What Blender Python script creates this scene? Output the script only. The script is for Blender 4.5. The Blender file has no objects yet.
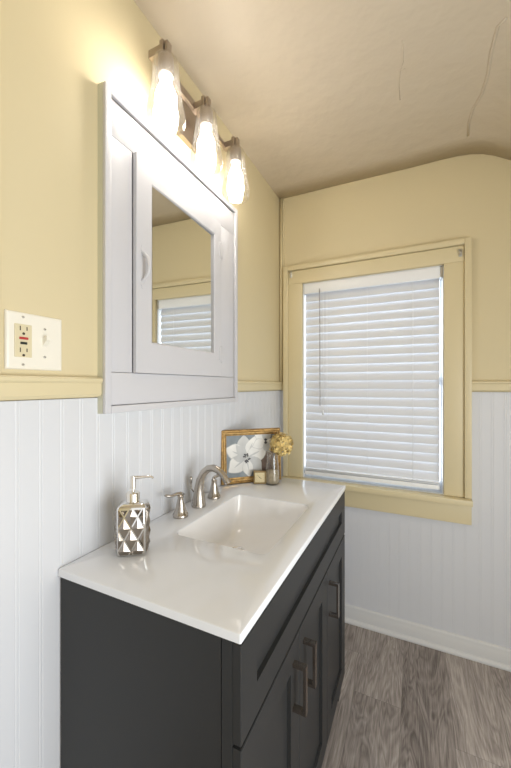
import bpy, bmesh, math, random
from mathutils import Vector, Matrix
random.seed(7)
PI = math.pi
scene = bpy.context.scene
C = bpy.data.collections.new('bathroom'); scene.collection.children.link(C)

# ------------------------------------------------------------------ camera
cam_data = bpy.data.cameras.new('camera')
cam_data.sensor_fit = 'HORIZONTAL'; cam_data.sensor_width = 36.0
cam_data.lens = 336.5 * 36.0 / 511.0
cam_data.shift_y = 1.2 / 511.0
cam_data.clip_start = 0.02
cam = bpy.data.objects.new('camera', cam_data); C.objects.link(cam)
cam.location = (0.7304, -1.8689, 1.2799)
cam.rotation_euler = (PI / 2, 0, 0.4447)
scene.camera = cam

# ------------------------------------------------------------------ world, lights, exposure
world = bpy.data.worlds.new('world'); scene.world = world; world.use_nodes = True
wb = world.node_tree.nodes['Background']
wb.inputs['Color'].default_value = (0.93, 0.96, 1.0, 1); wb.inputs['Strength'].default_value = 3.0

def area(name, loc, rot, sx, sy, power, col):
    l = bpy.data.lights.new(name, 'AREA'); l.shape = 'RECTANGLE'; l.size = sx; l.size_y = sy
    l.energy = power; l.color = col
    o = bpy.data.objects.new(name, l); C.objects.link(o); o.location = loc; o.rotation_euler = rot
    return o
area('doorway_fill', (1.2, -2.72, 1.1), (PI / 2, 0, 0), 0.86, 1.9, 4, (0.90, 0.95, 1.0))  # added fill lamp, unseen, in the back wall opening
area('side_fill', (1.90, -1.75, 0.95), (0, PI / 2, 0), 1.1, 1.3, 28, (0.93, 0.97, 1.0))  # added fill to light the cabinet fronts; the right wall has no window
BULB_STRENGTH = 43.0
scene.view_settings.view_transform = 'Standard'; scene.view_settings.look = 'None'
scene.view_settings.exposure = 0.35; scene.view_settings.gamma = 1.0
scene.view_settings.use_curve_mapping = False
scene.cycles.max_bounces = 10; scene.cycles.diffuse_bounces = 6; scene.cycles.transparent_max_bounces = 16
scene.cycles.caustics_reflective = False; scene.cycles.caustics_refractive = False
scene.cycles.use_denoising = True
scene.cycles.sample_clamp_indirect = 6.0

# ------------------------------------------------------------------ materials
def mat(name, col, rough=0.5, metal=0.0, spec=0.5, bump=None, var=None, coat=0.0):
    """col linear rgb; bump=(scale,strength,distance); var=(scale,amount) multiplies the colour"""
    m = bpy.data.materials.new(name); m.use_nodes = True
    nt = m.node_tree; b = nt.nodes['Principled BSDF']
    b.inputs['Base Color'].default_value = (*col, 1); b.inputs['Roughness'].default_value = rough
    b.inputs['Metallic'].default_value = metal; b.inputs['Specular IOR Level'].default_value = spec
    b.inputs['Coat Weight'].default_value = coat
    tc = nt.nodes.new('ShaderNodeTexCoord')
    if bump:
        n = nt.nodes.new('ShaderNodeTexNoise'); n.inputs['Scale'].default_value = bump[0]; n.inputs['Detail'].default_value = 4
        bp = nt.nodes.new('ShaderNodeBump'); bp.inputs['Strength'].default_value = bump[1]; bp.inputs['Distance'].default_value = bump[2]
        nt.links.new(tc.outputs['Object'], n.inputs['Vector']); nt.links.new(n.outputs['Fac'], bp.inputs['Height'])
        nt.links.new(bp.outputs['Normal'], b.inputs['Normal'])
    if var:
        n = nt.nodes.new('ShaderNodeTexNoise'); n.inputs['Scale'].default_value = var[0]; n.inputs['Detail'].default_value = 3
        r = nt.nodes.new('ShaderNodeMapRange'); r.inputs['From Min'].default_value = .3; r.inputs['From Max'].default_value = .7
        r.inputs['To Min'].default_value = 1 - var[1]; r.inputs['To Max'].default_value = 1 + var[1]
        mx = nt.nodes.new('ShaderNodeVectorMath'); mx.operation = 'SCALE'
        mx.inputs[0].default_value = col
        nt.links.new(tc.outputs['Object'], n.inputs['Vector']); nt.links.new(n.outputs['Fac'], r.inputs['Value'])
        nt.links.new(r.outputs['Result'], mx.inputs['Scale']); nt.links.new(mx.outputs['Vector'], b.inputs['Base Color'])
    return m

def thin_glass(name, tint, gloss=0.12, rough=0.02, bump=None, cloudy=0.0):
    m = bpy.data.materials.new(name); m.use_nodes = True; nt = m.node_tree; nt.nodes.clear()
    out = nt.nodes.new('ShaderNodeOutputMaterial')
    tr = nt.nodes.new('ShaderNodeBsdfTransparent'); tr.inputs['Color'].default_value = (*tint, 1)
    gl = nt.nodes.new('ShaderNodeBsdfGlossy'); gl.inputs['Roughness'].default_value = rough
    lw = nt.nodes.new('ShaderNodeLayerWeight'); lw.inputs['Blend'].default_value = 0.35
    mr = nt.nodes.new('ShaderNodeMapRange'); mr.inputs['To Min'].default_value = gloss * .35; mr.inputs['To Max'].default_value = min(1, gloss * 5)
    mix = nt.nodes.new('ShaderNodeMixShader')
    nt.links.new(lw.outputs['Facing'], mr.inputs['Value']); nt.links.new(mr.outputs['Result'], mix.inputs['Fac'])
    nt.links.new(tr.outputs[0], mix.inputs[1]); nt.links.new(gl.outputs[0], mix.inputs[2])
    last = mix
    if cloudy:
        tl = nt.nodes.new('ShaderNodeBsdfTranslucent'); tl.inputs['Color'].default_value = (.85, .85, .85, 1)
        m2 = nt.nodes.new('ShaderNodeMixShader'); 
        nt.links.new(mix.outputs[0], m2.inputs[1]); nt.links.new(tl.outputs[0], m2.inputs[2])
        if bump:
            tc = nt.nodes.new('ShaderNodeTexCoord'); v = nt.nodes.new('ShaderNodeTexVoronoi'); v.inputs['Scale'].default_value = bump[0]
            r2 = nt.nodes.new('ShaderNodeMapRange'); r2.inputs['From Min'].default_value = .12; r2.inputs['From Max'].default_value = .3
            r2.inputs['To Min'].default_value = min(1, cloudy * 6); r2.inputs['To Max'].default_value = cloudy
            nt.links.new(tc.outputs['Object'], v.inputs['Vector']); nt.links.new(v.outputs['Distance'], r2.inputs['Value'])
            nt.links.new(r2.outputs['Result'], m2.inputs['Fac'])
        else:
            m2.inputs['Fac'].default_value = cloudy
        last = m2
    nt.links.new(last.outputs[0], out.inputs['Surface'])
    return m

YEL = (0.645, 0.56, 0.36)
M = {}
M['yellow_wall'] = mat('yellow_wall_paint', YEL, .55, bump=(6, .25, .01), spec=.35)
M['yellow_trim'] = mat('yellow_trim_paint', (0.65, 0.565, 0.36), .4, bump=(18, .15, .004))
M['ceiling'] = mat('ceiling_paint', (0.565, 0.49, 0.385), .45, bump=(4.5, .5, .03), spec=.4)
M['bead'] = mat('wainscot_white_paint', (0.64, 0.655, 0.69), .42, bump=(30, .08, .002))
M['white_trim'] = mat('white_trim_paint', (0.76, 0.76, 0.77), .35, bump=(25, .1, .002))
M['base'] = mat('baseboard_paint', (0.66, 0.665, 0.67), .35, bump=(20, .1, .002))
M['cab_white'] = mat('old_white_enamel', (0.585, 0.585, 0.615), .38, bump=(22, .25, .004))
M['cab_side'] = mat('cabinet_side_paint', (0.60, 0.60, 0.48), .4)
M['counter'] = mat('white_cultured_marble', (0.77, 0.79, 0.83), .1, spec=.5, coat=.3)
M['basin'] = mat('white_basin_glaze', (0.86, 0.86, 0.87), .08, spec=.5, coat=.3)
M['charcoal'] = mat('charcoal_cabinet_paint', (0.0255, 0.0262, 0.0268), .45, spec=.28)
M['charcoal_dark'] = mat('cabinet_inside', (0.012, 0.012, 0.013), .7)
M['nickel'] = mat('brushed_nickel', (0.50, 0.46, 0.415), .26, 1.0, bump=(260, .05, .0005))
M['fix_nickel'] = mat('fixture_nickel', (0.42, 0.36, 0.31), .3, 1.0)
M['pull'] = mat('satin_pull_metal', (0.36, 0.32, 0.29), .25, 1.0)
M['chrome'] = mat('chrome', (0.85, 0.85, 0.86), .06, 1.0)
M['champagne'] = mat('champagne_chrome', (0.80, 0.76, 0.70), .14, 1.0)
M['mercury_dark'] = mat('mercury_dark_reflection', (0.34, 0.30, 0.26), .12, 1.0)  # dark room reflections on the facets, put into the metal colour
M['mercury'] = mat('mercury_glass', (0.80, 0.79, 0.78), .1, 1.0)
M['mirror'] = mat('mirror_silver', (0.86, 0.88, 0.87), .004, 1.0)
M['plate'] = mat('plastic_almond', (0.80, 0.77, 0.68), .3)
M['ivory'] = mat('plastic_ivory', (0.66, 0.59, 0.40), .35)
M['black'] = mat('black_plastic', (0.015, 0.02, 0.018), .4)
M['slot'] = mat('dark_slot', (0.05, 0.035, 0.02), .6)
M['red'] = mat('red_plastic', (0.42, 0.03, 0.03), .4)
M['screw'] = mat('screw_painted', (0.55, 0.53, 0.47), .4, .3)
M['brass'] = mat('brass', (0.42, 0.31, 0.16), .3, 1.0)
M['dial'] = mat('clock_dial_cream', (0.72, 0.62, 0.38), .5)
M['gold_frame'] = mat('antique_gold_leaf', (0.40, 0.25, 0.095), .38, .75, bump=(120, .5, .002), var=(60, .35))
M['gold_light'] = mat('gold_liner', (0.62, 0.44, 0.20), .35, .7, bump=(90, .5, .002), var=(80, .3))
M['art_bg'] = mat('painting_ground', (0.22, 0.255, 0.28), .6, var=(18, .25))
M['art_brown'] = mat('painting_brown', (0.14, 0.095, 0.075), .6, var=(30, .3))
M['petal_white'] = mat('painting_petal', (0.74, 0.74, 0.72), .6, var=(14, .12))
M['petal_grey'] = mat('painting_petal_shade', (0.52, 0.53, 0.53), .6, var=(14, .12))
M['petal_dark'] = mat('painting_stamen', (0.08, 0.08, 0.085), .6)
M['hydrangea'] = mat('dried_petals', (0.66, 0.50, 0.20), .7, var=(70, .45))
M['stem'] = mat('dried_stem', (0.16, 0.12, 0.06), .8)
M['sand'] = mat('vase_filling', (0.50, 0.44, 0.33), .8, var=(120, .2))
M['hook'] = mat('hook_metal', (0.55, 0.55, 0.53), .3, 1.0)
M['rubber'] = mat('dark_gap', (0.03, 0.03, 0.03), .8)
M['vinyl'] = mat('blind_vinyl', (0.82, 0.84, 0.87), .35)
M['sash'] = mat('sash_paint', (0.80, 0.82, 0.84), .4)
M['bulb_glass'] = thin_glass('seeded_shade_glass', (.96, .95, .93), .08, .04, (150,), .010)
M['pane'] = thin_glass('window_pane_glass', (.97, .99, 1), .06)
M['vase_glass'] = thin_glass('smoky_vase_glass', (.93, .92, .90), .09, .05)
M['clear'] = thin_glass('clear_plastic', (.80, .80, .82), .2)
# translucent slats
m = mat('blind_slat', (0.73, 0.75, 0.79), .4); M['slat'] = m
nt = m.node_tree; b = nt.nodes['Principled BSDF']; tl = nt.nodes.new('ShaderNodeBsdfTranslucent'); tl.inputs['Color'].default_value = (.95, .96, 1, 1)
mx = nt.nodes.new('ShaderNodeMixShader'); mx.inputs['Fac'].default_value = .06
nt.links.new(b.outputs[0], mx.inputs[1]); nt.links.new(tl.outputs[0], mx.inputs[2]); nt.links.new(mx.outputs[0], nt.nodes['Material Output'].inputs['Surface'])
# bulb
m = bpy.data.materials.new('bulb_glow'); m.use_nodes = True; M['bulb'] = m
nt = m.node_tree; nt.nodes.clear(); o_ = nt.nodes.new('ShaderNodeOutputMaterial'); e_ = nt.nodes.new('ShaderNodeEmission')
e_.inputs['Color'].default_value = (1, .94, .86, 1); e_.inputs['Strength'].default_value = BULB_STRENGTH
nt.links.new(e_.outputs[0], o_.inputs['Surface'])
# floor planks
m = bpy.data.materials.new('grey_wood_planks'); m.use_nodes = True; M['floor'] = m
nt = m.node_tree; b = nt.nodes['Principled BSDF']; L = nt.links.new
def N(t, **k):
    n = nt.nodes.new(t)
    for a, v in k.items():
        if a in n.inputs: n.inputs[a].default_value = v
        else: setattr(n, a, v)
    return n
tc = N('ShaderNodeTexCoord'); sep = N('ShaderNodeSeparateXYZ'); L(tc.outputs['Object'], sep.inputs[0])
def math_(op, a, b_=None, c_=None):
    n = nt.nodes.new('ShaderNodeMath'); n.operation = op
    for i, v in enumerate((a, b_, c_)):
        if v is None: continue
        if isinstance(v, (int, float)): n.inputs[i].default_value = v
        else: L(v, n.inputs[i])
    return n.outputs[0]
PW, PL = 0.178, 1.22
u = math_('DIVIDE', math_('ADD', sep.outputs['X'], 0.034), PW); col_i = math_('FLOOR', u)
off = math_('FRACT', math_('MULTIPLY', math_('SINE', math_('MULTIPLY', col_i, 12.98)), 43.7))
v = math_('ADD', math_('DIVIDE', sep.outputs['Y'], PL), off); row_i = math_('FLOOR', v)
comb = N('ShaderNodeCombineXYZ'); L(col_i, comb.inputs[0]); L(row_i, comb.inputs[1])
wn = N('ShaderNodeTexWhiteNoise', noise_dimensions='3D'); L(comb.outputs[0], wn.inputs['Vector'])
# grain coordinates, shifted per plank
gc = N('ShaderNodeCombineXYZ'); L(math_('MULTIPLY', sep.outputs['X'], 1.0), gc.inputs[0]); L(math_('MULTIPLY', sep.outputs['Y'], .13), gc.inputs[1]); L(math_('MULTIPLY', wn.outputs['Value'], 20), gc.inputs[2])
n1 = N('ShaderNodeTexNoise', Scale=7.5, Detail=3.0, Roughness=.5, Distortion=1.6); L(gc.outputs[0], n1.inputs['Vector'])
# growth rings: contour bands of the low-frequency noise
rings = math_('FRACT', math_('MULTIPLY', n1.outputs['Fac'], 15.0))
rings = math_('ABSOLUTE', math_('SUBTRACT', rings, .5))
fine = N('ShaderNodeTexNoise', Scale=90.0, Detail=5.0, Roughness=.7); 
gf = N('ShaderNodeCombineXYZ'); L(math_('MULTIPLY', sep.outputs['X'], 2.2), gf.inputs[0]); L(math_('MULTIPLY', sep.outputs['Y'], .10), gf.inputs[1]); L(wn.outputs['Value'], gf.inputs[2]); L(gf.outputs[0], fine.inputs['Vector'])
tone = math_('ADD', math_('MULTIPLY', wn.outputs['Value'], .30), math_('MULTIPLY', n1.outputs['Fac'], .55))
tone = math_('ADD', tone, math_('MULTIPLY', rings, .38))
tone = math_('ADD', tone, math_('MULTIPLY', math_('SUBTRACT', fine.outputs['Fac'], .5), .85))
cr = N('ShaderNodeValToRGB'); cr.color_ramp.elements[0].position = .18; cr.color_ramp.elements[0].color = (0.125, 0.104, 0.094, 1)
cr.color_ramp.elements[1].position = .95; cr.color_ramp.elements[1].color = (0.70, 0.64, 0.60, 1)
e = cr.color_ramp.elements.new(.55); e.color = (0.365, 0.32, 0.293, 1)
L(tone, cr.inputs['Fac'])
# seams
fu = math_('FRACT', u); fv = math_('FRACT', v)
su = math_('MINIMUM', fu, math_('SUBTRACT', 1, fu)); sv = math_('MULTIPLY', math_('MINIMUM', fv, math_('SUBTRACT', 1, fv)), PL / PW)
seam = math_('LESS_THAN', math_('MINIMUM', su, sv), .008)
mixc = N('ShaderNodeMix', data_type='RGBA'); L(math_('MULTIPLY', seam, .25), mixc.inputs[0]); L(cr.outputs[0], mixc.inputs[6]); mixc.inputs[7].default_value = (.05, .045, .04, 1)
L(mixc.outputs[2], b.inputs['Base Color'])
b.inputs['Roughness'].default_value = .42; b.inputs['Specular IOR Level'].default_value = .4
bp = N('ShaderNodeBump', Strength=.15, Distance=.002); L(tone, bp.inputs['Height']); L(bp.outputs[0], b.inputs['Normal'])

# ------------------------------------------------------------------ helpers
def BM(): return bmesh.new()
def box(bm, x0, x1, y0, y1, z0, z1, bevel=0.0, mi=0, seg=2):
    vs = [bm.verts.new((x, y, z)) for x in (x0, x1) for y in (y0, y1) for z in (z0, z1)]
    idx = [(0, 1, 3, 2), (4, 6, 7, 5), (0, 4, 5, 1), (2, 3, 7, 6), (0, 2, 6, 4), (1, 5, 7, 3)]
    fs = [bm.faces.new([vs[i] for i in f]) for f in idx]
    for f in fs: f.material_index = mi
    if bevel:
        es = list({e for f in fs for e in f.edges})
        r = bmesh.ops.bevel(bm, geom=es, offset=bevel, segments=seg, affect='EDGES', profile=.6)
        for f in r['faces']: f.material_index = mi
    return fs
def tube(bm, pts, radii, n=12, mi=0, caps=True, squash=None):
    pts = [Vector(p) for p in pts]
    if isinstance(radii, (int, float)): radii = [radii] * len(pts)
    rings = []; prev = None
    for i, p in enumerate(pts):
        d = (pts[min(i + 1, len(pts) - 1)] - pts[max(i - 1, 0)]).normalized()
        if prev is None:
            a = Vector((0, 0, 1)) if abs(d.z) < .9 else Vector((0, 1, 0))
            s = d.cross(a).normalized()
        else:
            s = (prev - d * prev.dot(d)).normalized()
        prev = s; t = d.cross(s)
        r = radii[i]; q = squash[i] if squash else 1.0
        rings.append([bm.verts.new(p + s * math.cos(2 * PI * k / n) * r + t * math.sin(2 * PI * k / n) * r * q) for k in range(n)])
    for a, b in zip(rings, rings[1:]):
        for k in range(n):
            f = bm.faces.new((a[k], a[(k + 1) % n], b[(k + 1) % n], b[k])); f.material_index = mi; f.smooth = True
    if caps:
        bm.faces.new(list(reversed(rings[0]))).material_index = mi
        bm.faces.new(rings[-1]).material_index = mi
def lathe(bm, prof, cx=0, cy=0, n=32, mi=0, closed=False, sx=1, sy=1):
    rings = []
    for r, z in prof:
        if r < 1e-6: rings.append([bm.verts.new((cx, cy, z))])
        else: rings.append([bm.verts.new((cx + math.cos(2 * PI * k / n) * r * sx, cy + math.sin(2 * PI * k / n) * r * sy, z)) for k in range(n)])
    pairs = list(zip(rings, rings[1:])) + ([(rings[-1], rings[0])] if closed else [])
    for a, b in pairs:
        for k in range(n):
            k2 = (k + 1) % n
            if len(a) == 1 and len(b) == 1: continue
            if len(a) == 1: f = bm.faces.new((a[0], b[k2], b[k]))
            elif len(b) == 1: f = bm.faces.new((a[k], a[k2], b[0]))
            else: f = bm.faces.new((a[k], a[k2], b[k2], b[k]))
            f.smooth = True; f.material_index = mi
def loft(bm, rings, mi=0, smooth=True, cap0=False, cap1=False):
    R = [[bm.verts.new(p) for p in r] for r in rings]; n = len(R[0])
    for a, b in zip(R, R[1:]):
        for k in range(n):
            f = bm.faces.new((a[k], a[(k + 1) % n], b[(k + 1) % n], b[k])); f.smooth = smooth; f.material_index = mi
    if cap0: bm.faces.new(list(reversed(R[0]))).material_index = mi
    if cap1: f = bm.faces.new(R[-1]); f.material_index = mi
    return R
def rrect(x0, x1, y0, y1, r, z, seg=6, edge=8):
    """rounded rectangle ring with a fixed point count"""
    pts = []
    cs = [(x1 - r, y1 - r, 0), (x0 + r, y1 - r, PI / 2), (x0 + r, y0 + r, PI), (x1 - r, y0 + r, 1.5 * PI)]
    for i, (a, b, t0) in enumerate(cs):
        for k in range(seg + 1):
            t = t0 + PI / 2 * k / seg; pts.append(Vector((a + r * math.cos(t), b + r * math.sin(t), z)))
        na, nb, nt0 = cs[(i + 1) % 4]
        q = Vector((na + r * math.cos(nt0), nb + r * math.sin(nt0), z)); p = pts[-1].copy()
        for k in range(1, edge): pts.append(p.lerp(q, k / edge))
    return pts
def obj(name, bm, mats, parent=None, smooth=None):
    bmesh.ops.recalc_face_normals(bm, faces=bm.faces)
    me = bpy.data.meshes.new(name); bm.to_mesh(me); bm.free()
    for m_ in (mats if isinstance(mats, (list, tuple)) else [mats]): me.materials.append(M[m_] if isinstance(m_, str) else m_)
    if smooth:
        for p in me.polygons: p.use_smooth = True
        me.set_sharp_from_angle(angle=math.radians(smooth))
    o = bpy.data.objects.new(name, me); C.objects.link(o)
    if parent is not None: o.parent = parent
    return o
def tag(o, label, cat, group=None):
    o['label'] = label; o['category'] = cat
    if group: o['group'] = group
    return o
def thing(name, label, cat, loc=(0, 0, 0), rotz=0, group=None):
    o = bpy.data.objects.new(name, None); C.objects.link(o); o.empty_display_size = .05
    o.location = loc; o.rotation_euler = (0, 0, rotz)
    return tag(o, label, cat, group)
def struct(name, bm, mats, parent=None, smooth=None):
    o = obj(name, bm, mats, parent, smooth)
    if parent is None: o['kind'] = 'structure'
    return o
def copy_tree(o, parent=None):
    c = o.copy(); C.objects.link(c)
    if parent is not None: c.parent = parent
    for ch in list(o.children): copy_tree(ch, c)
    return c

# ------------------------------------------------------------------ the room shell
YB, XR = -2.75, 1.92         # back wall, right knee wall
HR = 1.25                    # top of the wainscot
bm = BM(); box(bm, -.12, XR + .12, YB - 1.1, .12, -.05, 0); struct('floor', bm, 'floor')
# left wall
bm = BM(); box(bm, -.12, 0, YB, 0, HR, 2.5); box(bm, -.12, -.012, YB, 0, 0, HR)
struct('wall_left', bm, 'yellow_wall')
# window wall with its opening
WX0, WX1, WZ0, WZ1 = .143, .853, .752, 1.864
bm = BM()
box(bm, -.12, WX0, 0, .12, HR, 2.5); box(bm, WX1, XR + .12, 0, .12, HR, 2.5); box(bm, WX0, WX1, 0, .12, WZ1, 2.5)
box(bm, -.12, WX0, .012, .12, 0, HR); box(bm, WX1, XR + .12, .012, .12, 0, HR); box(bm, WX0, WX1, .012, .12, 0, WZ0 - .035)
struct('wall_front', bm, 'yellow_wall')
bm = BM(); box(bm, XR, XR + .12, YB, 0, 0, 1.75); struct('wall_right', bm, 'yellow_wall')
bm = BM(); box(bm, -.12, .75, YB - .1, YB, 0, 2.5); box(bm, 1.65, XR + .12, YB - .1, YB, 0, 2.5); box(bm, .75, 1.65, YB - .1, YB, 2.05, 2.5)
box(bm, .4, .5, YB - 1.1, YB - .1, 0, 2.5); box(bm, 1.9, 2.0, YB - 1.1, YB - .1, 0, 2.5); box(bm, .4, 2.0, YB - 1.2, YB - 1.1, 0, 2.5)
struct('wall_back', bm, 'yellow_wall')
# ceiling: flat, then bends down over the knee wall
prof = [(-.12, 2.384), (.3, 2.381), (.70, 2.376), (.84, 2.377), (.91, 2.3755), (.96, 2.369), (1.01, 2.356), (1.06, 2.332), (1.119, 2.294), (1.25, 2.195), (XR + .12, 1.62)]
bm = BM()
ys = [YB - 1.2 + (0 - YB + 1.2) * k / 30 for k in range(31)]
rows = [[bm.verts.new((x, y, z)) for x, z in prof] for y in ys]
for a, b in zip(rows, rows[1:]):
    for k in range(len(prof) - 1):
        f = bm.faces.new((a[k], a[k + 1], b[k + 1], b[k])); f.smooth = True
top = [[bm.verts.new((x, y, z + .15)) for x, z in prof] for y in (ys[0], ys[-1])]
for k in range(len(prof) - 1):
    bm.faces.new((top[0][k], top[1][k], top[1][k + 1], top[0][k + 1]))
    bm.faces.new((rows[0][k], top[0][k], top[0][k + 1], rows[0][k + 1])); bm.faces.new((rows[-1][k], rows[-1][k + 1], top[1][k + 1], top[1][k]))
struct('ceiling', bm, 'ceiling')

def cz_at(x):
    for (a, za), (b_, zb) in zip(prof, prof[1:]):
        if a <= x <= b_: return za + (zb - za) * (x - a) / (b_ - a)
GD = .0009
def beadboard(bm, s0, s1, phase, put):
    """vertical boards: flat faces with a double v-groove every 48 mm"""
    pts = [(s0, 0)]; s = phase
    while s < s0 + .01: s += .0482
    while s < s1 - .01:
        pts += [(s - .0052, 0), (s - .0038, GD), (s - .0024, .0002), (s, 0), (s + .0024, .0002), (s + .0038, GD), (s + .0052, 0)]
        s += .0482
    pts.append((s1, 0))
    lo = [bm.verts.new(put(a, d, 0)) for a, d in pts]; hi = [bm.verts.new(put(a, d, 1)) for a, d in pts]
    lo2 = [bm.verts.new(put(a, .011, 0)) for a in (s0, s1)]; hi2 = [bm.verts.new(put(a, .011, 1)) for a in (s0, s1)]
    for k in range(len(pts) - 1): bm.faces.new((lo[k], lo[k + 1], hi[k + 1], hi[k]))
    bm.faces.new((lo2[0], lo2[1], hi2[1], hi2[0])); bm.faces.new([hi2[0]] + hi + [hi2[1]]); bm.faces.new([lo2[0]] + lo + [lo2[1]])
    bm.faces.new((lo[0], hi[0], hi2[0], lo2[0])); bm.faces.new((lo[-1], hi[-1], hi2[1], lo2[1]))
bm = BM(); beadboard(bm, YB, 0, -1.461 - .0482 * 26, lambda s, d, t: (-d, s, t * (HR - .002)))
struct('trim_1', bm, 'bead')
bm = BM()
beadboard(bm, 0.0, .03, 9, lambda s, d, t: (s, d, t * (HR - .002)))
beadboard(bm, .03, .968, .024, lambda s, d, t: (s, d, t * (WZ0 - .125)))
beadboard(bm, .968, XR, 1.0, lambda s, d, t: (s, d, t * (HR - .002)))
struct('trim_2', bm, 'bead')
# chair rails (left wall split by the medicine cabinet)
def rail(name, s0, s1, put):
    p = [(0, 1.252), (.012, 1.252), (.016, 1.258), (.016, 1.284), (.021, 1.289), (.021, 1.295), (.017, 1.299), (0, 1.299)]
    bm = BM(); loft(bm, [[put(s, d, z) for d, z in p] for s in (s0, s1)], smooth=False, cap0=True, cap1=True)
    return struct(name, bm, 'yellow_trim')
rail('trim_3', YB, -1.2705, lambda s, d, z: Vector((d, s, z)))
rail('trim_4', -.574, -.0005, lambda s, d, z: Vector((d, s, z)))
rail('trim_5', .9665, XR, lambda s, d, z: Vector((s, -d, z)))
# corner moulding and the seam batten by the switch
bm = BM(); tube(bm, [(.012, -.006, 1.30), (.012, -.006, 2.382)], .009, 12); box(bm, .0215, .030, -.008, 0, 1.252, 2.37, .002); box(bm, .0005, .03, -.012, 0, 1.252, 1.299)
struct('trim_6', bm, 'yellow_trim')
bm = BM(); box(bm, 0, .008, -1.60, -1.492, 1.2995, 2.382, .004); struct('trim_7', bm, 'yellow_wall')
# patched ridges in the ceiling plaster
def ridge(bm, pts, w=.010, h=.0025):
    P = []
    for x, y in pts: P.append(Vector((x, y, cz_at(x) - h * .1)))
    tube(bm, P, w * .5, 6, squash=[.55] * len(P))
def ray_c(u_, v_):
    R = (u_ - 255.5) / 336.5; U = -(v_ - 385.2) / 336.5; s_, c_ = math.sin(.4447), math.cos(.4447)
    t = (2.376 - 1.2799) / U
    return (.7304 + t * (-s_ + c_ * R), -1.8689 + t * (c_ + s_ * R))
bm = BM()
ridge(bm, [ray_c(a, b_) for a, b_ in ((507, 14), (498, 24), (491, 50), (488, 72), (482, 92), (473, 108), (469, 122), (468, 135))])
ridge(bm, [ray_c(a, b_) for a, b_ in ((403, 40), (403, 62), (400, 70), (399, 84), (400, 100))], .004)
ridge(bm, [ray_c(a, b_) for a, b_ in ((399, 71), (405, 68))], .004)
struct('trim_8', bm, 'ceiling')
# baseboards
def baseb(name, s0, s1, put):
    p = [(0, 0), (.024, 0), (.026, .006), (.024, .013), (.018, .019), (.013, .021), (.013, .066), (.010, .072), (.011, .079), (.009, .086), (.003, .089), (0, .089)]
    bm = BM(); loft(bm, [[put(s, d, z) for d, z in p] for s in (s0, s1)], smooth=False, cap0=True, cap1=True)
    return struct(name, bm, 'base', smooth=50)
baseb('baseboard_front', .0, XR, lambda s, d, z: Vector((s, -d, z)))
baseb('baseboard_right', YB, -.03, lambda s, d, z: Vector((XR - d, s, z)))

# ------------------------------------------------------------------ window
win = bpy.data.objects.new('window_1', None); C.objects.link(win); win.location = (.4985, 0, .75); win['kind'] = 'structure'
def wpart(name, bm, m_, smooth=None):
    bmesh.ops.translate(bm, verts=bm.verts, vec=(-.4985, 0, -.75)); return obj(name, bm, m_, win, smooth)
CX0, CX1, CZ0, CZ1 = .0315, .9655, .626, 1.9685
bm = BM()
box(bm, CX0 + .030, WX0, -.018, 0, .751, WZ1, .0015); box(bm, WX1, CX1 - .030, -.018, 0, .751, WZ1, .0015)
box(bm, CX0 + .030, CX1 - .030, -.018, 0, WZ1 + .0008, CZ1 - .03, .0015)
# outer back band
box(bm, CX0, CX0 + .0295, -.030, 0, .751, CZ1, .004); box(bm, CX1 - .0295, CX1, -.030, 0, .751, CZ1, .004); box(bm, CX0 + .029, CX1 - .029, -.030, 0, CZ1 - .0275, CZ1, .004)
wpart('window_casing', bm, 'yellow_trim', 40)
bm = BM(); box(bm, CX0 - .001, CX1 + .001, -.058, -.0005, .722, .750, .005); wpart('window_sill', bm, 'yellow_trim', 40)
bm = BM(); box(bm, CX0, CX1, -.020, -.0005, CZ0, .7215, .002); wpart('apron', bm, 'yellow_trim', 40)
bm = BM()
box(bm, WX0 - .0, WX0 + .004, 0, .12, WZ0, WZ1); box(bm, WX1 - .004, WX1, 0, .12, WZ0, WZ1); box(bm, WX0, WX1, 0, .12, WZ1 - .004, WZ1); box(bm, WX0, WX1, 0, .12, WZ0 - .03, WZ0)
wpart('jamb', bm, 'sash')
bm = BM()
for z0, z1, y in ((WZ0, 1.32, .062), (1.28, WZ1 - .004, .09)):
    box(bm, WX0 + .004, WX0 + .012, y, y + .026, z0, z1); box(bm, WX1 - .012, WX1 - .004, y, y + .026, z0, z1)
    box(bm, WX0 + .012, WX1 - .012, y, y + .026, z0, z0 + .04); box(bm, WX0 + .012, WX1 - .012, y, y + .026, z1 - .04, z1)
wpart('sash', bm, 'sash')
bm = BM(); box(bm, WX0 + .0115, WX1 - .0115, .073, .076, WZ0 + .03, 1.29); box(bm, WX0 + .0115, WX1 - .0115, .101, .104, 1.31, WZ1 - .03); wpart('pane', bm, 'pane')

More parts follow.
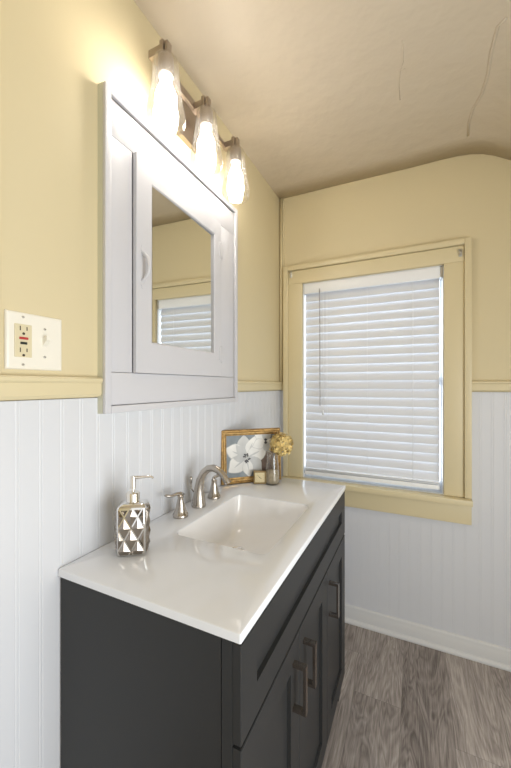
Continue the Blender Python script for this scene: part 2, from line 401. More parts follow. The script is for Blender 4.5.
# the blind
BX0, BX1 = .151, .837
bl = thing('window_blind', 'white faux-wood horizontal blind lowered and closed inside the window', 'blind', (.495, .02, .76))
def bpart(name, bm, m_, smooth=None, parent=bl):
    bmesh.ops.translate(bm, verts=bm.verts, vec=(-.495, -.02, -.76)); return obj(name, bm, m_, parent, smooth)
bm = BM(); box(bm, BX0, BX1, -.004, .004, 1.803, 1.858, .002); box(bm, BX0 + .002, BX1 - .002, .004, .052, 1.815, 1.857, .002); bpart('headrail', bm, 'vinyl', 40)
bm = BM(); nsl = 22; pitch = .0455; tilt = math.radians(71.5)
for i in range(nsl):
    zc = 1.786 - i * pitch
    ring0 = []
    hw, th_ = .0262, .0014
    for k in range(9):
        w = -hw + 2 * hw * k / 8; crown = .0022 * (1 - (w / hw) ** 2)
        ring0.append((w, crown + th_))
    for k in range(9):
        w = hw - 2 * hw * k / 8; crown = .0022 * (1 - (w / hw) ** 2)
        ring0.append((w, crown - th_))
    # w<0 is the room-side edge, which hangs lower
    P = [(.026 + w * math.cos(tilt) - c * math.sin(tilt), zc + w * math.sin(tilt) + c * math.cos(tilt)) for w, c in ring0]
    loft(bm, [[Vector((x, y, z)) for y, z in P] for x in (BX0 + .002, BX1 - .002)], smooth=False, cap0=True, cap1=True)
bpart('slats', bm, 'slat', 35)
bm = BM(); box(bm, BX0 + .002, BX1 - .002, .0, .046, .768, .790, .003); box(bm, BX0 + .002, BX1 - .002, .001, .051, .7940, .7975, .001); box(bm, BX0 + .002, BX1 - .002, .001, .051, .8010, .8048, .001); bpart('bottom_rail', bm, 'vinyl', 40)
for lx in (.282, .717):
    bm = BM(); tube(bm, [(lx, .0, 1.81), (lx, .0, .785)], .0010, 6); tube(bm, [(lx, .047, 1.81), (lx, .047, .775)], .0011, 6); bpart('ladder_cord', bm, 'vinyl')
    bm = BM(); box(bm, lx - .007, lx + .007, -.003, .0, .772, .784, .001); bpart('ladder_clip', bm, 'vinyl')
bm = BM(); tube(bm, [(.496, .009, 1.81), (.496, .008, .775)], .0006, 6); bpart('lift_cord', bm, 'vinyl')
bm = BM(); tube(bm, [(.243, -.009, 1.822), (.243, -.012, 1.81), (.246, -.013, 1.22)], .0034, 8); tube(bm, [(.246, -.013, 1.22), (.246, -.013, 1.165)], [.0045, .0042], 8)
w_ = bpart('tilt_wand', bm, 'clear'); w_['label'] = 'clear plastic tilt wand'
bm = BM(); tube(bm, [(.262, -.006, 1.81), (.264, -.007, 1.5), (.262, -.007, 1.14)], .0012, 6); tube(bm, [(.262, -.007, 1.14), (.262, -.007, 1.115)], [.003, .006], 8); bpart('pull_cord', bm, 'vinyl')
for a, b_ in ((BX1 + .0015, WX1 - .005), (WX0 + .0045, BX0 - .001)):
    bm = BM(); box(bm, a, b_, .0, .05, 1.806, 1.857, .001); bpart('mounting_bracket', bm, 'hook')

# curtain rod hooks at the casing corners
def hook(x, z, lab):
    t = thing('curtain_hook', lab, 'hook', (x, -.0182, z), 0, 'curtain rod hooks on the window casing')
    bm = BM(); box(bm, -.007, .007, -.002, 0, -.018, .018, .0015); obj('back_plate', bm, 'hook', t, 40)
    bm = BM(); tube(bm, [(0, -.002, .009), (0, -.012, .008), (0, -.016, 0), (0, -.013, -.008), (0, -.010, -.009)], .0026, 8); obj('hook', bm, 'hook', t)
    return t
hook(.920, 1.905, 'small metal curtain hook on the top right corner of the yellow window casing')
hook(.076, 1.92, 'small metal curtain hook on the top left corner of the yellow window casing')

# ------------------------------------------------------------------ vanity
TOP = .8662; VY0, VY1, VW = -1.3755, -.4523, .468
def shaker(bm, y0, y1, z0, z1, xb, xf, rail_=.062, dep=.009):
    """slab facing +x with a recessed centre panel"""
    b_ = .0015
    def r(y0, y1, z0, z1, x): return [Vector((x, y0, z0)), Vector((x, y1, z0)), Vector((x, y1, z1)), Vector((x, y0, z1))]
    loft(bm, [r(y0, y1, z0, z1, xb), r(y0, y1, z0, z1, xf - b_), r(y0 + b_, y1 - b_, z0 + b_, z1 - b_, xf),
              r(y0 + rail_, y1 - rail_, z0 + rail_, z1 - rail_, xf), r(y0 + rail_ + .0012, y1 - rail_ - .0012, z0 + rail_ + .0012, z1 - rail_ - .0012, xf - dep)],
         smooth=False, cap0=True, cap1=True)
VO = (.23, -.911, 0)
van = thing('vanity_cabinet', 'charcoal shaker bathroom vanity cabinet with three doors under the white top', 'cabinet', VO)
def vpart(name, bm, m_, parent=van, smooth=None):
    bmesh.ops.translate(bm, verts=bm.verts, vec=(-VO[0], -VO[1], -VO[2])); return obj(name, bm, m_, parent, smooth)
XF = .4485; YN, YF = VY0 + .004, VY1 - .004; TB = TOP - .0175
bm = BM()  # near side: recessed panel plus front stile
box(bm, .004, .427, YN + .001, YN + .017, .0, TB, .0008); box(bm, .4287, XF, YN, YN + .04, 0, TB, .0012)
vpart('side_panel', bm, 'charcoal')
bm = BM(); box(bm, .004, .427, YF - .017, YF - .001, 0, TB, .0008); box(bm, .4287, XF, YF - .04, YF, 0, TB, .0012); vpart('side_panel', bm, 'charcoal')
bm = BM(); box(bm, .006, XF - .003, YN + .018, YF - .018, .10, .115); box(bm, .006, .012, YN + .018, YF - .018, .1, TB - .08)
box(bm, XF - .02, XF, YN + .0405, YF - .0405, .805, TB, .001); box(bm, XF - .02, XF, YN + .0405, YF - .0405, .655, .69); box(bm, XF - .02, XF, YN + .0405, YF - .0405, .075, .11)
for yy in (-1.058, -.764): box(bm, XF - .02, XF, yy - .02, yy + .02, .11, .655)
vpart('face_frame', bm, 'charcoal')
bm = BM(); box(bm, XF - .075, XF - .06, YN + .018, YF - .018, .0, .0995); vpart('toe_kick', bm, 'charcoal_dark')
XD = .4660
bm = BM(); shaker(bm, YN + .002, YF - .002, .671, .842, XF + .0005, XD); vpart('false_drawer_front', bm, 'charcoal')
doors = [(YN + .002, -1.0595), (-1.0565, -.7655), (-.7625, YF - .002)]
hy = [-1.103, -1.022, -.737]
def pull(bm, y, z0, z1):
    w = .0075; x0, x1, x2 = XD + .0003, XD + .026, XD + .033
    P = [(x0, z1 - .008), (x0, z1), (x2, z1), (x2, z0), (x0, z0), (x0, z0 + .008), (x1, z0 + .008), (x1, z1 - .008)]
    a = [bm.verts.new((x, y - w, z)) for x, z in P]; b_ = [bm.verts.new((x, y + w, z)) for x, z in P]
    n = len(P)
    for k in range(n): bm.faces.new((a[k], a[(k + 1) % n], b_[(k + 1) % n], b_[k]))
    for s in (a, b_):
        bm.faces.new((s[0], s[1], s[2], s[7])); bm.faces.new((s[2], s[3], s[6], s[7])); bm.faces.new((s[3], s[4], s[5], s[6]))
    bmesh.ops.bevel(bm, geom=[e for e in bm.edges if e.calc_face_angle(0) > .5], offset=.0008, segments=1, affect='EDGES')
for (a, b_), y in zip(doors, hy):
    bm = BM(); shaker(bm, a, b_, .092, .6645, XF + .0005, XD); d_ = vpart('door', bm, 'charcoal')
    bm = BM(); pull(bm, y, .505, .618); h_ = vpart('handle', bm, 'pull', d_)
    h_['label'] = 'square satin metal bar pull'

# white top with integral basin
vt = thing('countertop', 'glossy white vanity top with an integral rectangular sink', 'countertop', (.231, -.911, TOP))
def tpart(name, bm, m_, smooth=None, parent=vt):
    bmesh.ops.translate(bm, verts=bm.verts, vec=(-.231, .911, -TOP)); return obj(name, bm, m_, parent, smooth)
SX0, SX1, SY0, SY1 = .1216, .400, -1.118, -.740
bm = BM()
x0, x1 = .001, VW
rings = [rrect(SX0, SX1, SY0, SY1, .022, TOP - .017), rrect(x0, x1, VY0, VY1, .003, TOP - .017), rrect(x0, x1, VY0, VY1, .003, TOP - .003),
         rrect(x0 + .001, x1 - .001, VY0 + .001, VY1 - .001, .003, TOP - .001), rrect(x0 + .003, x1 - .003, VY0 + .003, VY1 - .003, .003, TOP),
         rrect(SX0 - .004, SX1 + .004, SY0 - .004, SY1 + .004, .026, TOP), rrect(SX0 - .001, SX1 + .001, SY0 - .001, SY1 + .001, .023, TOP - .0012), rrect(SX0, SX1, SY0, SY1, .022, TOP - .004)]
loft(bm, rings + [rings[0]], smooth=True); tpart('slab', bm, 'counter', 30)
bm = BM()
def br(dx0, dx1, dy0, dy1, r, dz, tiltx=0):
    R = rrect(SX0 + dx0, SX1 - dx1, SY0 + dy0, SY1 - dy1, r, TOP - dz)
    for q_ in R: q_.y += tiltx
    return R
rings = [br(.0002, .0002, .0002, .0002, .022, .003), br(.001, .002, .002, .002, .022, .010), br(.004, .014, .012, .012, .026, .050), br(.007, .028, .024, .024, .03, .080),
         br(.011, .050, .042, .042, .036, .103), br(.017, .078, .068, .068, .04, .118), br(.026, .115, .105, .105, .04, .1265, .012), br(.042, .165, .150, .150, .028, .130, .030), br(.054, .184, .168, .168, .0185, .1315, .036)]
loft(bm, rings, smooth=True); tpart('basin', bm, 'basin')
DXC, DYC, DZ = (SX0 + .054 + SX1 - .184) / 2, (SY0 + SY1) / 2 + .036, TOP - .1315
bm = BM(); lathe(bm, [(.030, DZ - .003), (.0245, DZ + .0022), (.021, DZ + .0018), (.0195, DZ - .003), (0, DZ - .003)], DXC, DYC, 28); lathe(bm, [(0, DZ + .006), (.010, DZ + .0055), (.017, DZ + .003), (.017, DZ - .002)], DXC, DYC, 28)
d_ = tpart('drain', bm, 'chrome'); d_['label'] = 'round metal drain stopper'

# ------------------------------------------------------------------ faucet
fz = TOP
fa = thing('faucet', 'brushed nickel faucet with arched spout and two lever handles', 'faucet', (.060, -.913, fz))
prof_h = [(0, 0), (.0235, 0), (.0240, .003), (.0235, .008), (.0215, .010), (.0175, .020), (.0140, .034), (.0108, .048), (.0090, .058), (.0098, .062), (.0098, .066), (.006, .069), (0, .069)]
def f_handle(dy, ang):
    bm = BM(); lathe(bm, prof_h, 0, dy, 28)
    h = obj('handle', bm, 'nickel', fa, 40)
    bm = BM(); c_, s_ = math.cos(ang), math.sin(ang)
    P = [(-.012, .068), (0, .072), (.014, .0735), (.032, .071), (.048, .0755), (.054, .077)]
    tube(bm, [(c_ * a, dy + s_ * a, z) for a, z in P], [.004, .0075, .0072, .0068, .0078, .004], 12, squash=[.75, .8, .7, .6, .6, .6])
    obj('lever', bm, 'nickel', h)
f_handle(-.099, math.radians(-112)); f_handle(.096, math.radians(100))
bm = BM()
P = [(0, 0, 0), (0, 0, .003), (0, 0, .010), (.000, 0, .035), (.001, 0, .062), (.006, 0, .090), (.019, 0, .116), (.038, 0, .132), (.058, 0, .137), (.080, 0, .130), (.098, 0, .115), (.110, 0, .099), (.115, 0, .091)]
R_ = [.0245, .0250, .0235, .0195, .0160, .0138, .0128, .0122, .0120, .0120, .0122, .0128, .0125]
tube(bm, P, R_, 20, squash=[1, 1, 1, 1, 1, .95, .85, .78, .75, .75, .75, .78, .78]); obj('spout', bm, 'nickel', fa, 50)
bm = BM(); tube(bm, [(-.020, -.002, .046), (-.030, -.004, .060), (-.030, -.004, .078)], .0022, 8); lathe(bm, [(0, .074), (.004, .075), (.0055, .092), (.0042, .098), (0, .099)], -.030, -.004, 14); obj('lift_rod', bm, 'nickel', fa)

# ------------------------------------------------------------------ soap dispenser
ds = thing('soap_dispenser', 'silver mercury-glass soap dispenser with diamond facets and a pump', 'soap dispenser', (.094, -1.243, TOP), math.radians(35))
ds.scale = (1.04, 1.04, 1.05)
w2, d2, hh = .033, .026, .118
bm = BM()
rg = lambda k, z, r=.006: rrect(-w2 + k, w2 - k, -d2 + k, d2 - k, r, z, 4, 2)
loft(bm, [rg(.003, 0), rg(0, .003), rg(0, .108), rg(.002, .1135), rg(.008, .118, .006), rg(.016, .1215, .006)], smooth=True, cap0=True, cap1=True)
def clip(poly, u0, u1, v0, v1):
    def cut(p, f):
        o = []
        for i in range(len(p)):
            a, b_ = p[i - 1], p[i]; fa_, fb = f(a), f(b_)
            if (fa_ >= 0) != (fb >= 0):
                t = fa_ / (fa_ - fb); o.append((a[0] + (b_[0] - a[0]) * t, a[1] + (b_[1] - a[1]) * t))
            if fb >= 0: o.append(b_)
        return o
    for f in (lambda q: q[0] - u0, lambda q: u1 - q[0], lambda q: q[1] - v0, lambda q: v1 - q[1]):
        if len(poly) >= 3: poly = cut(poly, f)
    return poly
def facets(W, put):
    dw, dh = W / 4, .0262
    for r in range(-1, 5):
        v = .090 - r * dh
        for c in range(-1, 6):
            if (c + r) % 2: continue
            u = -W / 2 + dw * c
            poly = clip([(u + dw * .88, v), (u, v + dh * .88), (u - dw * .88, v), (u, v - dh * .88)], -W / 2 + .0015, W / 2 - .0015, .004, .1065)
            if len(poly) < 3: continue
            au = sum(p[0] for p in poly) / len(poly); av = sum(p[1] for p in poly) / len(poly)
            if max(p[0] for p in poly) - min(p[0] for p in poly) < .004: continue
            base_ = [bm.verts.new(put(p[0], p[1], .0001)) for p in poly]; ap = bm.verts.new(put(au, av + .002, .0052))
            for i in range(len(base_)): bm.faces.new((base_[i - 1], base_[i], ap)).material_index = 1
facets(2 * w2 - .006, lambda u, v, d: (u, -d2 - d, v)); facets(2 * w2 - .006, lambda u, v, d: (-u, d2 + d, v))
facets(2 * d2 - .006, lambda u, v, d: (w2 + d, u, v)); facets(2 * d2 - .006, lambda u, v, d: (-w2 - d, -u, v))
obj('bottle', bm, ['mercury', 'mercury_dark'], ds)
bm = BM(); lathe(bm, [(0, .120), (.0155, .120), (.0155, .138), (.0140, .1405), (.006, .141), (0, .141)], 0, 0, 28); obj('collar', bm, 'champagne', ds, 40)
bm = BM(); tube(bm, [(0, 0, .140), (0, 0, .150)], .0035, 12); lathe(bm, [(0, .149), (.0060, .149), (.0063, .172), (.0066, .178), (0, .179)], 0, 0, 20)
tube(bm, [(0, 0, .175), (.015, 0, .1748), (.030, 0, .1755), (.042, 0, .175), (.047, 0, .1715)], [.0045, .0036, .0030, .0028, .0024], 10); obj('pump', bm, 'champagne', ds, 40)

# ------------------------------------------------------------------ framed flower picture
ang = math.radians(44)
fr = thing('framed_picture', 'gold framed white magnolia painting standing on the far end of the white top', 'picture', (.004, -.674, TOP + .0005), ang)
FW, FH = .268, .224
lean = math.radians(3.5)
def lp(x, y, z):  # the whole picture leans back a little
    return Vector((x, y + .002 + (z) * math.tan(lean), z))
bm = BM()
PR = [(0, .012), (0, -.004), (.003, -.008), (.008, -.009), (.012, -.0055), (.017, -.0055), (.020, -.002), (.0245, -.0005), (.0245, .004), (.020, .010)]
ringsf = []
for inset, yy in PR:
    ringsf.append([lp(inset, yy, inset), lp(FW - inset, yy, inset), lp(FW - inset, yy, FH - inset), lp(inset, yy, FH - inset)])
loft(bm, ringsf + [ringsf[0]], smooth=False)
for f in bm.faces:
    pass
obj('frame', bm, 'gold_frame', fr)
bm = BM()
nb = 40
for k in range(nb):
    for (ax, zz) in (((k + .5) / nb * (FW - .03) + .015, .0145), ((k + .5) / nb * (FW - .03) + .015, FH - .0145)):
        bmesh.ops.create_icosphere(bm, subdivisions=1, radius=.0026, matrix=Matrix.Translation(lp(ax, -.0065, zz)))
for k in range(34):
    for ax in (.0145, FW - .0145):
        bmesh.ops.create_icosphere(bm, subdivisions=1, radius=.0026, matrix=Matrix.Translation(lp(ax, -.0065, (k + .5) / 34 * (FH - .03) + .015)))
obj('beaded_moulding', bm, 'gold_light', fr)
bm = BM()
mats_art = ['art_bg', 'petal_white', 'petal_grey', 'petal_dark', 'art_brown']
lay = [0]
def artpoly(pts, mi):
    lay[0] += 1
    vs = [bm.verts.new(lp(min(max(x, .0245), FW - .0245), .003 - lay[0] * .00006, min(max(z, .0245), FH - .0245))) for x, z in pts]
    f = bm.faces.new(vs); f.material_index = mi
def petal(cx, cz, ang_, ln, wd, mi, tip=.25):
    pts = []; n = 22
    for k in range(n):
        t = 2 * PI * k / n; a = (1 - math.cos(t)) / 2 * ln; w = math.sin(t) * wd * (.55 + .45 * math.sin(a / ln * PI * .9)) * (1 - tip * (a / ln) ** 6)
        wob = 1 + .05 * math.sin(3 * t + ang_ * 5)
        pts.append((cx + math.cos(ang_) * a * wob - math.sin(ang_) * w, cz + math.sin(ang_) * a * wob + math.cos(ang_) * w))
    artpoly(pts, mi)
artpoly([(.02, .02), (FW - .02, .02), (FW - .02, FH - .02), (.02, FH - .02)], 0)
artpoly([(.150, .03), (.235, .03), (.235, .14), (.205, .155), (.175, .13), (.155, .09)], 4)
D = math.radians
fcx, fcz = .112, .103
for a, ln, wd, mi in ((100, .085, .030, 2), (62, .088, .028, 1), (150, .088, .034, 1), (20, .085, .036, 1), (-38, .078, .030, 2), (212, .082, .036, 1), (-82, .072, .024, 1), (128, .06, .02, 2), (180, .05, .016, 2)):
    petal(fcx, fcz, D(a), ln * 1.14, wd * 1.04, 2); petal(fcx, fcz, D(a), ln * 1.11, wd * .96, mi)
    petal(fcx, fcz, D(a + 3), ln * .8, wd * .10, 2)
for a, ln, wd, mi in ((140, .062, .018, 1), (200, .06, .022, 1), (80, .05, .02, 2), (-20, .055, .02, 1), (-75, .05, .018, 2)):
    petal(.200, .170, D(a), ln * 1.04, wd * 1.1, 2); petal(.200, .170, D(a), ln, wd, mi)
for k in range(16):
    a = k * 2.4; r = .0026 * math.sqrt(k) 
    petal(fcx + math.cos(a) * r, fcz + math.sin(a) * r * 1.3, a, .010, .0034, 3 if k % 4 else 2)
petal(.2, .17, D(90), .012, .007, 3); petal(.2, .17, D(-90), .012, .007, 3)
obj('painting', bm, mats_art, fr)
bm = BM(); box(bm, .02, FW - .02, .005, .007, .02, FH - .02)
for v_ in bm.verts: v_.co = lp(v_.co.x, v_.co.y, v_.co.z)
obj('backing_board', bm, 'art_brown', fr)

# ------------------------------------------------------------------ clock
ck = thing('desk_clock', 'small square brass clock with a cream dial in front of the picture', 'clock', (.137, -.582, TOP), math.radians(27))
s = .0265
bm = BM()
R4 = lambda k, y: [Vector((-s + k, y, .001 + k)), Vector((s - k, y, .001 + k)), Vector((s - k, y, .001 + 2 * s - k)), Vector((-s + k, y, .001 + 2 * s - k))]
loft(bm, [R4(.002, .012), R4(0, .010), R4(0, -.009), R4(.0015, -.011), R4(.004, -.011), R4(.006, -.0085)], smooth=False, cap0=True, cap1=True)
box(bm, -.02, -.012, -.006, .006, 0, .0012); box(bm, .012, .02, -.006, .006, 0, .0012)
obj('case', bm, 'brass', ck)
bm = BM(); box(bm, -s + .0062, s - .0062, -.0092, -.0086, .0072, .001 + 2 * s - .0062); obj('dial', bm, 'dial', ck)
cc = .001 + s
def hand(name, a, ln, w, y):
    bm = BM(); dx, dz = math.sin(a), math.cos(a); px, pz = dz * w, -dx * w
    q = [(-dx * .004 + px, -dz * .004 + pz), (dx * ln + px * .4, dz * ln + pz * .4), (dx * ln - px * .4, dz * ln - pz * .4), (-dx * .004 - px, -dz * .004 - pz)]
    loft(bm, [[Vector((a_, yy, cc + b_)) for a_, b_ in q] for yy in (y, y - .0005)], smooth=False, cap0=True, cap1=True); obj(name, bm, 'black', ck)
hand('minute_hand', D(-48), .015, .0007, -.0094); hand('hour_hand', D(132), .010, .0010, -.0101)
bm = BM()
for k in range(12):
    a = k * PI / 6; r0, r1 = .0165, .0183
    x_, z_ = math.sin(a), math.cos(a); box(bm, x_ * .0165 - .0005, x_ * .0165 + .0005, -.0095, -.0091, cc + z_ * .0165 - .0006, cc + z_ * .0165 + .0006)
obj('hour_mark', bm, 'slot', ck)

# ------------------------------------------------------------------ vase and dried hydrangea
VX, VYY = .186, -.562
vs = thing('glass_vase', 'smoky glass vase with a pale lower half beside the small clock', 'vase', (VX, VYY, TOP))
bm = BM()
po = [(.0, .0), (.0285, .0), (.0298, .003), (.0305, .020), (.0298, .045), (.0275, .075), (.0240, .100), (.0232, .115), (.0255, .135)]
pi_ = [(.0242, .135), (.0218, .115), (.0227, .100), (.0262, .075), (.0284, .045), (.0290, .020), (.0280, .005), (0, .004)]
lathe(bm, po + pi_, 0, 0, 36); obj('vessel', bm, 'vase_glass', vs)
bm = BM(); lathe(bm, [(0, .0045), (.0272, .0052), (.0283, .020), (.0278, .045), (.0268, .054), (0, .057)], 0, 0, 30); f_ = obj('filling', bm, 'sand', vs); f_['label'] = 'pale beige filling'
hyd = thing('dried_hydrangea', 'ochre dried hydrangea flower head on a stem in the glass vase', 'flower', (VX, VYY, TOP + .0575))
HC = Vector((.031, .024, .106))
bm = BM(); tube(bm, [(0, 0, 0), (.003, .001, .04), (.010, .006, .07), HC], .0018, 8); st_ = obj('stem', bm, 'stem', hyd)
bm = BM()
for k in range(150):
    zz = 1 - 2 * (k + .5) / 150; ph = k * 2.39996; rr = math.sqrt(1 - zz * zz)
    n = Vector((rr * math.cos(ph), rr * math.sin(ph), zz))
    lump = 1 + .10 * math.sin(5 * n.x + 2) * math.cos(6 * n.z) + random.uniform(-.14, .06)
    c_ = HC + Vector((n.x * .047, n.y * .047, n.z * .043)) * lump
    nn = (n + Vector([random.uniform(-.5, .5) for _ in range(3)])).normalized()
    a_ = nn.orthogonal().normalized(); b2 = nn.cross(a_); rot = random.uniform(0, PI); sz = random.uniform(.0075, .0115)
    for q in range(4):
        t = rot + q * PI / 2
        d_ = a_ * math.cos(t) + b2 * math.sin(t); e_ = a_ * -math.sin(t) + b2 * math.cos(t)
        cup = random.uniform(-.1, .55)
        p = [c_, c_ + d_ * sz * .55 + e_ * sz * .48 + nn * sz * .12 * cup, c_ + d_ * sz + e_ * sz * .12 + nn * sz * .55 * cup, c_ + d_ * sz * .95 - e_ * sz * .18 + nn * sz * .5 * cup, c_ + d_ * sz * .5 - e_ * sz * .46 + nn * sz * .1 * cup]
        bm.faces.new([bm.verts.new(v_) for v_ in p])
me_ = obj('petals', bm, 'hydrangea', hyd)
me_.modifiers.new('thickness', 'SOLIDIFY').thickness = .0006

# ------------------------------------------------------------------ medicine cabinet
MY0, MY1, MZ0, MZ1 = -1.2696, -.5746, 1.2076, 2.0445
mc = thing('medicine_cabinet', 'white painted wooden medicine cabinet with a mirrored door on the wall', 'cabinet', (0, -.922, 1.2076))
def mpart(name, bm, m_, smooth=None, parent=mc):
    bmesh.ops.translate(bm, verts=bm.verts, vec=(0, .922, -1.2076)); return obj(name, bm, m_, parent, smooth)
XS = .019
bm = BM(); box(bm, 0, .0178, MY0, MY1, MZ0, MZ0 + .004); box(bm, 0, .0178, MY0, MY1, MZ1 - .004, MZ1); box(bm, 0, .0178, MY0, MY0 + .018, MZ0 + .004, MZ1 - .004); box(bm, 0, .0178, MY1 - .018, MY1, MZ0 + .004, MZ1 - .004)
mpart('case', bm, 'cab_side')
bm = BM(); rw = .019
for a in ((MY0, MY0 + rw, MZ0, MZ1), (MY1 - rw, MY1, MZ0, MZ1), (MY0 + rw, MY1 - rw, MZ0, MZ0 + rw), (MY0 + rw, MY1 - rw, MZ1 - rw, MZ1)):
    box(bm, .0179, .0285, *a, .0025)
mpart('rim_moulding', bm, 'cab_white', 40)
DY0, DY1, DZ0, DZ1 = -1.169, -.708, 1.3145, 1.927
g = .0012; I0, I1, K0, K1 = MY0 + rw + .0015, MY1 - rw - .0015, MZ0 + rw + .0015, MZ1 - rw - .003
bm = BM()
box(bm, .004, XS, I0, I1, DZ1 + g, K1, .0012); box(bm, .004, XS, I0, I1, K0, DZ0 - g, .0012)
box(bm, .004, XS, I0, DY0 - .0035, DZ0, DZ1, .0012); box(bm, .001, .0035, I0, I1, K0, K1); box(bm, .004, XS, DY1 + .001, I1, DZ0, DZ1, .0012)
mpart('face_boards', bm, 'cab_white', 40)
# mirrored door, standing a little proud
GY0, GY1, GZ0, GZ1 = -1.108, -.754, 1.403, 1.869
XDm = .024
bm = BM()
r4 = lambda x, a, b_, c, d: [Vector((x, a, c)), Vector((x, b_, c)), Vector((x, b_, d)), Vector((x, a, d))]
bb_ = .0015
rs = [r4(.0104, GY0 - .004, GY1 + .004, GZ0 - .004, GZ1 + .004), r4(.0104, DY0, DY1, DZ0, DZ1), r4(XDm - bb_, DY0, DY1, DZ0, DZ1), r4(XDm, DY0 + bb_, DY1 - bb_, DZ0 + bb_, DZ1 - bb_),
      r4(XDm, GY0 - .001, GY1 + .001, GZ0 - .001, GZ1 + .001), r4(XDm - .003, GY0 + .003, GY1 - .003, GZ0 + .003, GZ1 - .003), r4(XDm - .013, GY0 + .0032, GY1 - .0032, GZ0 + .0032, GZ1 - .0032), r4(.0105, GY0, GY1, GZ0, GZ1)]
loft(bm, rs + [rs[0]], smooth=False); md = mpart('door', bm, 'cab_white')
DA = math.radians(1.0); hx, hy_ = .019, DY1 + .922   # the door hangs slightly ajar
md.rotation_euler = (0, 0, DA); md.location = (hx - (math.cos(DA) * hx - math.sin(DA) * hy_), hy_ - (math.sin(DA) * hx + math.cos(DA) * hy_), 0)
bm = BM(); box(bm, XDm - .0078, XDm - .0060, GY0 + .0036, GY1 - .0036, GZ0 + .0036, GZ1 - .0036)
bmesh.ops.rotate(bm, verts=bm.verts, cent=(XDm - .0065, (GY0 + GY1) / 2, 1.6), matrix=Matrix.Rotation(math.radians(1.25), 3, 'Z')); g_ = mpart('mirror', bm, 'mirror', None, md); g_['label'] = 'square mirror pane'
bm = BM(); hyy = -1.146
tube(bm, [(XDm - .001, hyy, 1.655), (XDm + .008, hyy, 1.650), (XDm + .020, hyy, 1.636), (XDm + .0245, hyy, 1.615), (XDm + .021, hyy, 1.594), (XDm + .008, hyy, 1.579), (XDm - .001, hyy, 1.575)], [.006, .005, .0055, .0068, .0055, .005, .006], 10)
for zz in (1.664, 1.566):
    tube(bm, [(XDm - .001, hyy, zz), (XDm + .0015, hyy, zz)], .0075, 12); tube(bm, [(XDm - .001, hyy, zz + (.009 if zz > 1.6 else -.009)), (XDm + .0012, hyy, zz + (.009 if zz > 1.6 else -.009))], .0045, 10)
mpart('handle', bm, 'cab_white', 50, md)
for zc in (1.822, 1.405):
    bm = BM(); tube(bm, [(XDm - .004, DY1 + .001, zc - .028), (XDm - .004, DY1 + .001, zc + .028)], .0055, 10)
    for dz in (-.032, .032): tube(bm, [(XDm - .004, DY1 + .001, zc + dz - .004), (XDm - .004, DY1 + .001, zc + dz), (XDm - .004, DY1 + .001, zc + dz + .004)], [.003, .0068, .003], 10)
    box(bm, XDm - .0005, XDm + .0025, DY1 - .016, DY1 - .001, zc - .026, zc + .026, .0005); box(bm, XS - .0005, XS + .004, DY1 + .003, DY1 + .018, zc - .026, zc + .026, .0005)
    mpart('hinge', bm, 'cab_white', 50, md)

# ------------------------------------------------------------------ outlet and switch plate
sp = thing('switch_plate', 'almond two-gang wall plate with an outlet and a toggle switch', 'switch', (0, -1.4265, 1.3705))
bm = BM(); q = .0585
R5 = lambda x, k: [Vector((x, -q + k, -q + k)), Vector((x, q - k, -q + k)), Vector((x, q - k, q - k)), Vector((x, -q + k, q - k))]
loft(bm, [R5(.0003, 0), R5(.003, 0), R5(.0055, .002), R5(.0065, .006)], smooth=False, cap0=True, cap1=True); obj('cover_plate', bm, 'plate', sp)
OY = -.0265
bm = BM(); box(bm, .0060, .0088, OY - .0165, OY + .0165, -.0335, .0335, .001); oc = obj('outlet', bm, 'ivory', sp); oc['label'] = 'ivory GFCI receptacle'
for sgn in (1, -1):
    bm = BM()
    for dy, hh_ in ((-.0065, .0045), (.0065, .0037)): box(bm, .0086, .0091, OY + dy - .0010, OY + dy + .0010, sgn * .022 + .003 * 1 - hh_, sgn * .022 + .003 + hh_)
    tube(bm, [(.0086, OY, sgn * .022 - .0075), (.0092, OY, sgn * .022 - .0075)], .0027, 12)
    obj('slot', bm, 'slot', oc)
bm = BM(); box(bm, .0086, .0104, OY - .0085, OY + .0085, .0025, .0075, .0006); obj('reset_button', bm, 'red', oc)['label'] = 'red reset button'
bm = BM(); box(bm, .0086, .0104, OY - .0065, OY + .0065, -.0075, -.0025, .0006); obj('test_button', bm, 'black', oc)['label'] = 'black test button'
TY = .018
bm = BM(); box(bm, .0062, .0070, TY - .0055, TY + .0055, -.0125, .0125, .0003)
loft(bm, [[Vector((.006, TY - .005, -.008)), Vector((.006, TY + .005, -.008)), Vector((.006, TY + .005, .010)), Vector((.006, TY - .005, .010))],
          [Vector((.020, TY - .0042, .006)), Vector((.020, TY + .0042, .006)), Vector((.020, TY + .0042, .015)), Vector((.020, TY - .0042, .015))]], smooth=False, cap0=True, cap1=True)
obj('toggle', bm, 'plate', sp)
for y_, z_ in ((OY, .0485), (OY, -.0485), (TY, .030), (TY, -.030)):
    bm = BM(); lathe(bm, [(0, .0), (.003, .0), (.0026, .0011), (0, .0014)], 0, 0, 14)
    box(bm, -.0004, .0004, -.0024, .0024, .0012, .0016, mi=1)
    bmesh.ops.rotate(bm, verts=bm.verts, matrix=Matrix.Rotation(PI / 2, 3, 'Y')); bmesh.ops.translate(bm, verts=bm.verts, vec=(.0062, y_, z_))
    obj('screw', bm, ['screw', 'slot'], sp)

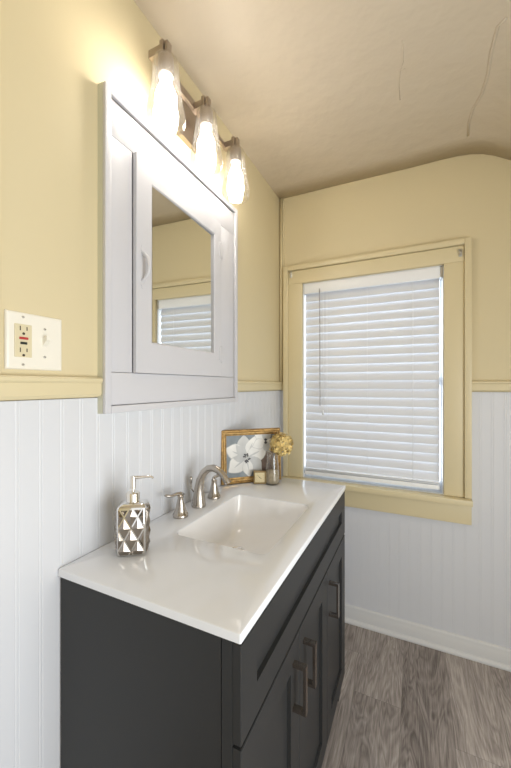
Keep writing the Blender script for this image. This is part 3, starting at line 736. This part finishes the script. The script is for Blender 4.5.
# ------------------------------------------------------------------ vanity light bar
LY = [-1.130, -.930, -.728]; LX = .102; LZ = 2.213
vl = thing('vanity_light', 'brushed nickel three-lamp vanity light bar above the medicine cabinet', 'light fixture', (0, -.93, 2.21))
def lpart(name, bm, m_, smooth=None, parent=vl):
    bmesh.ops.translate(bm, verts=bm.verts, vec=(0, .93, -2.21)); return obj(name, bm, m_, parent, smooth)
bm = BM(); box(bm, .0005, .020, -1.06, -.78, 2.125, 2.293, .003); lpart('backplate', bm, 'fix_nickel', 40)
bm = BM(); box(bm, .050, .062, -1.135, -.722, 2.205, 2.222, .0015)
for yy in (-1.03, -.83): box(bm, .020, .052, yy - .007, yy + .007, 2.206, 2.221, .001)
lpart('crossbar', bm, 'fix_nickel', 40)
for yy in LY:
    bm = BM(); box(bm, .048, LX, yy - .011, yy + .011, 2.203, 2.226, .0015); box(bm, LX - .012, LX + .001, yy - .014, yy + .014, 2.195, 2.234, .002); box(bm, LX + .003, LX + .013, yy - .010, yy + .010, 2.195, 2.230, .002); lpart('arm', bm, 'fix_nickel', 40)
    bm = BM(); lathe(bm, [(0, 2.200), (.012, 2.200), (.020, 2.192), (.0215, 2.187), (.0215, 2.140), (.019, 2.138), (.0165, 2.142), (0, 2.142)], LX, yy, 28)
    so = lpart('lamp_socket', bm, 'fix_nickel', 40)
    bm = BM()
    po = [(.016, 2.196), (.026, 2.193), (.033, 2.184), (.0355, 2.170), (.0365, 2.140), (.040, 2.110), (.0455, 2.075), (.0515, 2.045), (.0545, 2.025), (.0535, 2.012), (.048, 2.003)]
    pi_ = [(r - .0018 if r > .02 else r, z - (.002 if z > 2.18 else 0)) for r, z in reversed(po)]
    lathe(bm, po + pi_, LX, yy, 40, closed=True)
    sh = lpart('glass_shade', bm, 'bulb_glass'); sh['label'] = 'clear seeded glass bell shade'
    bm = BM(); lathe(bm, [(.012, 2.145), (.0135, 2.128), (.018, 2.112), (.026, 2.094), (.0300, 2.078), (.0300, 2.066), (.026, 2.052), (.017, 2.042), (0, 2.038)], LX, yy, 28)
    bu = lpart('bulb', bm, 'bulb'); bu['label'] = 'lit frosted bulb'
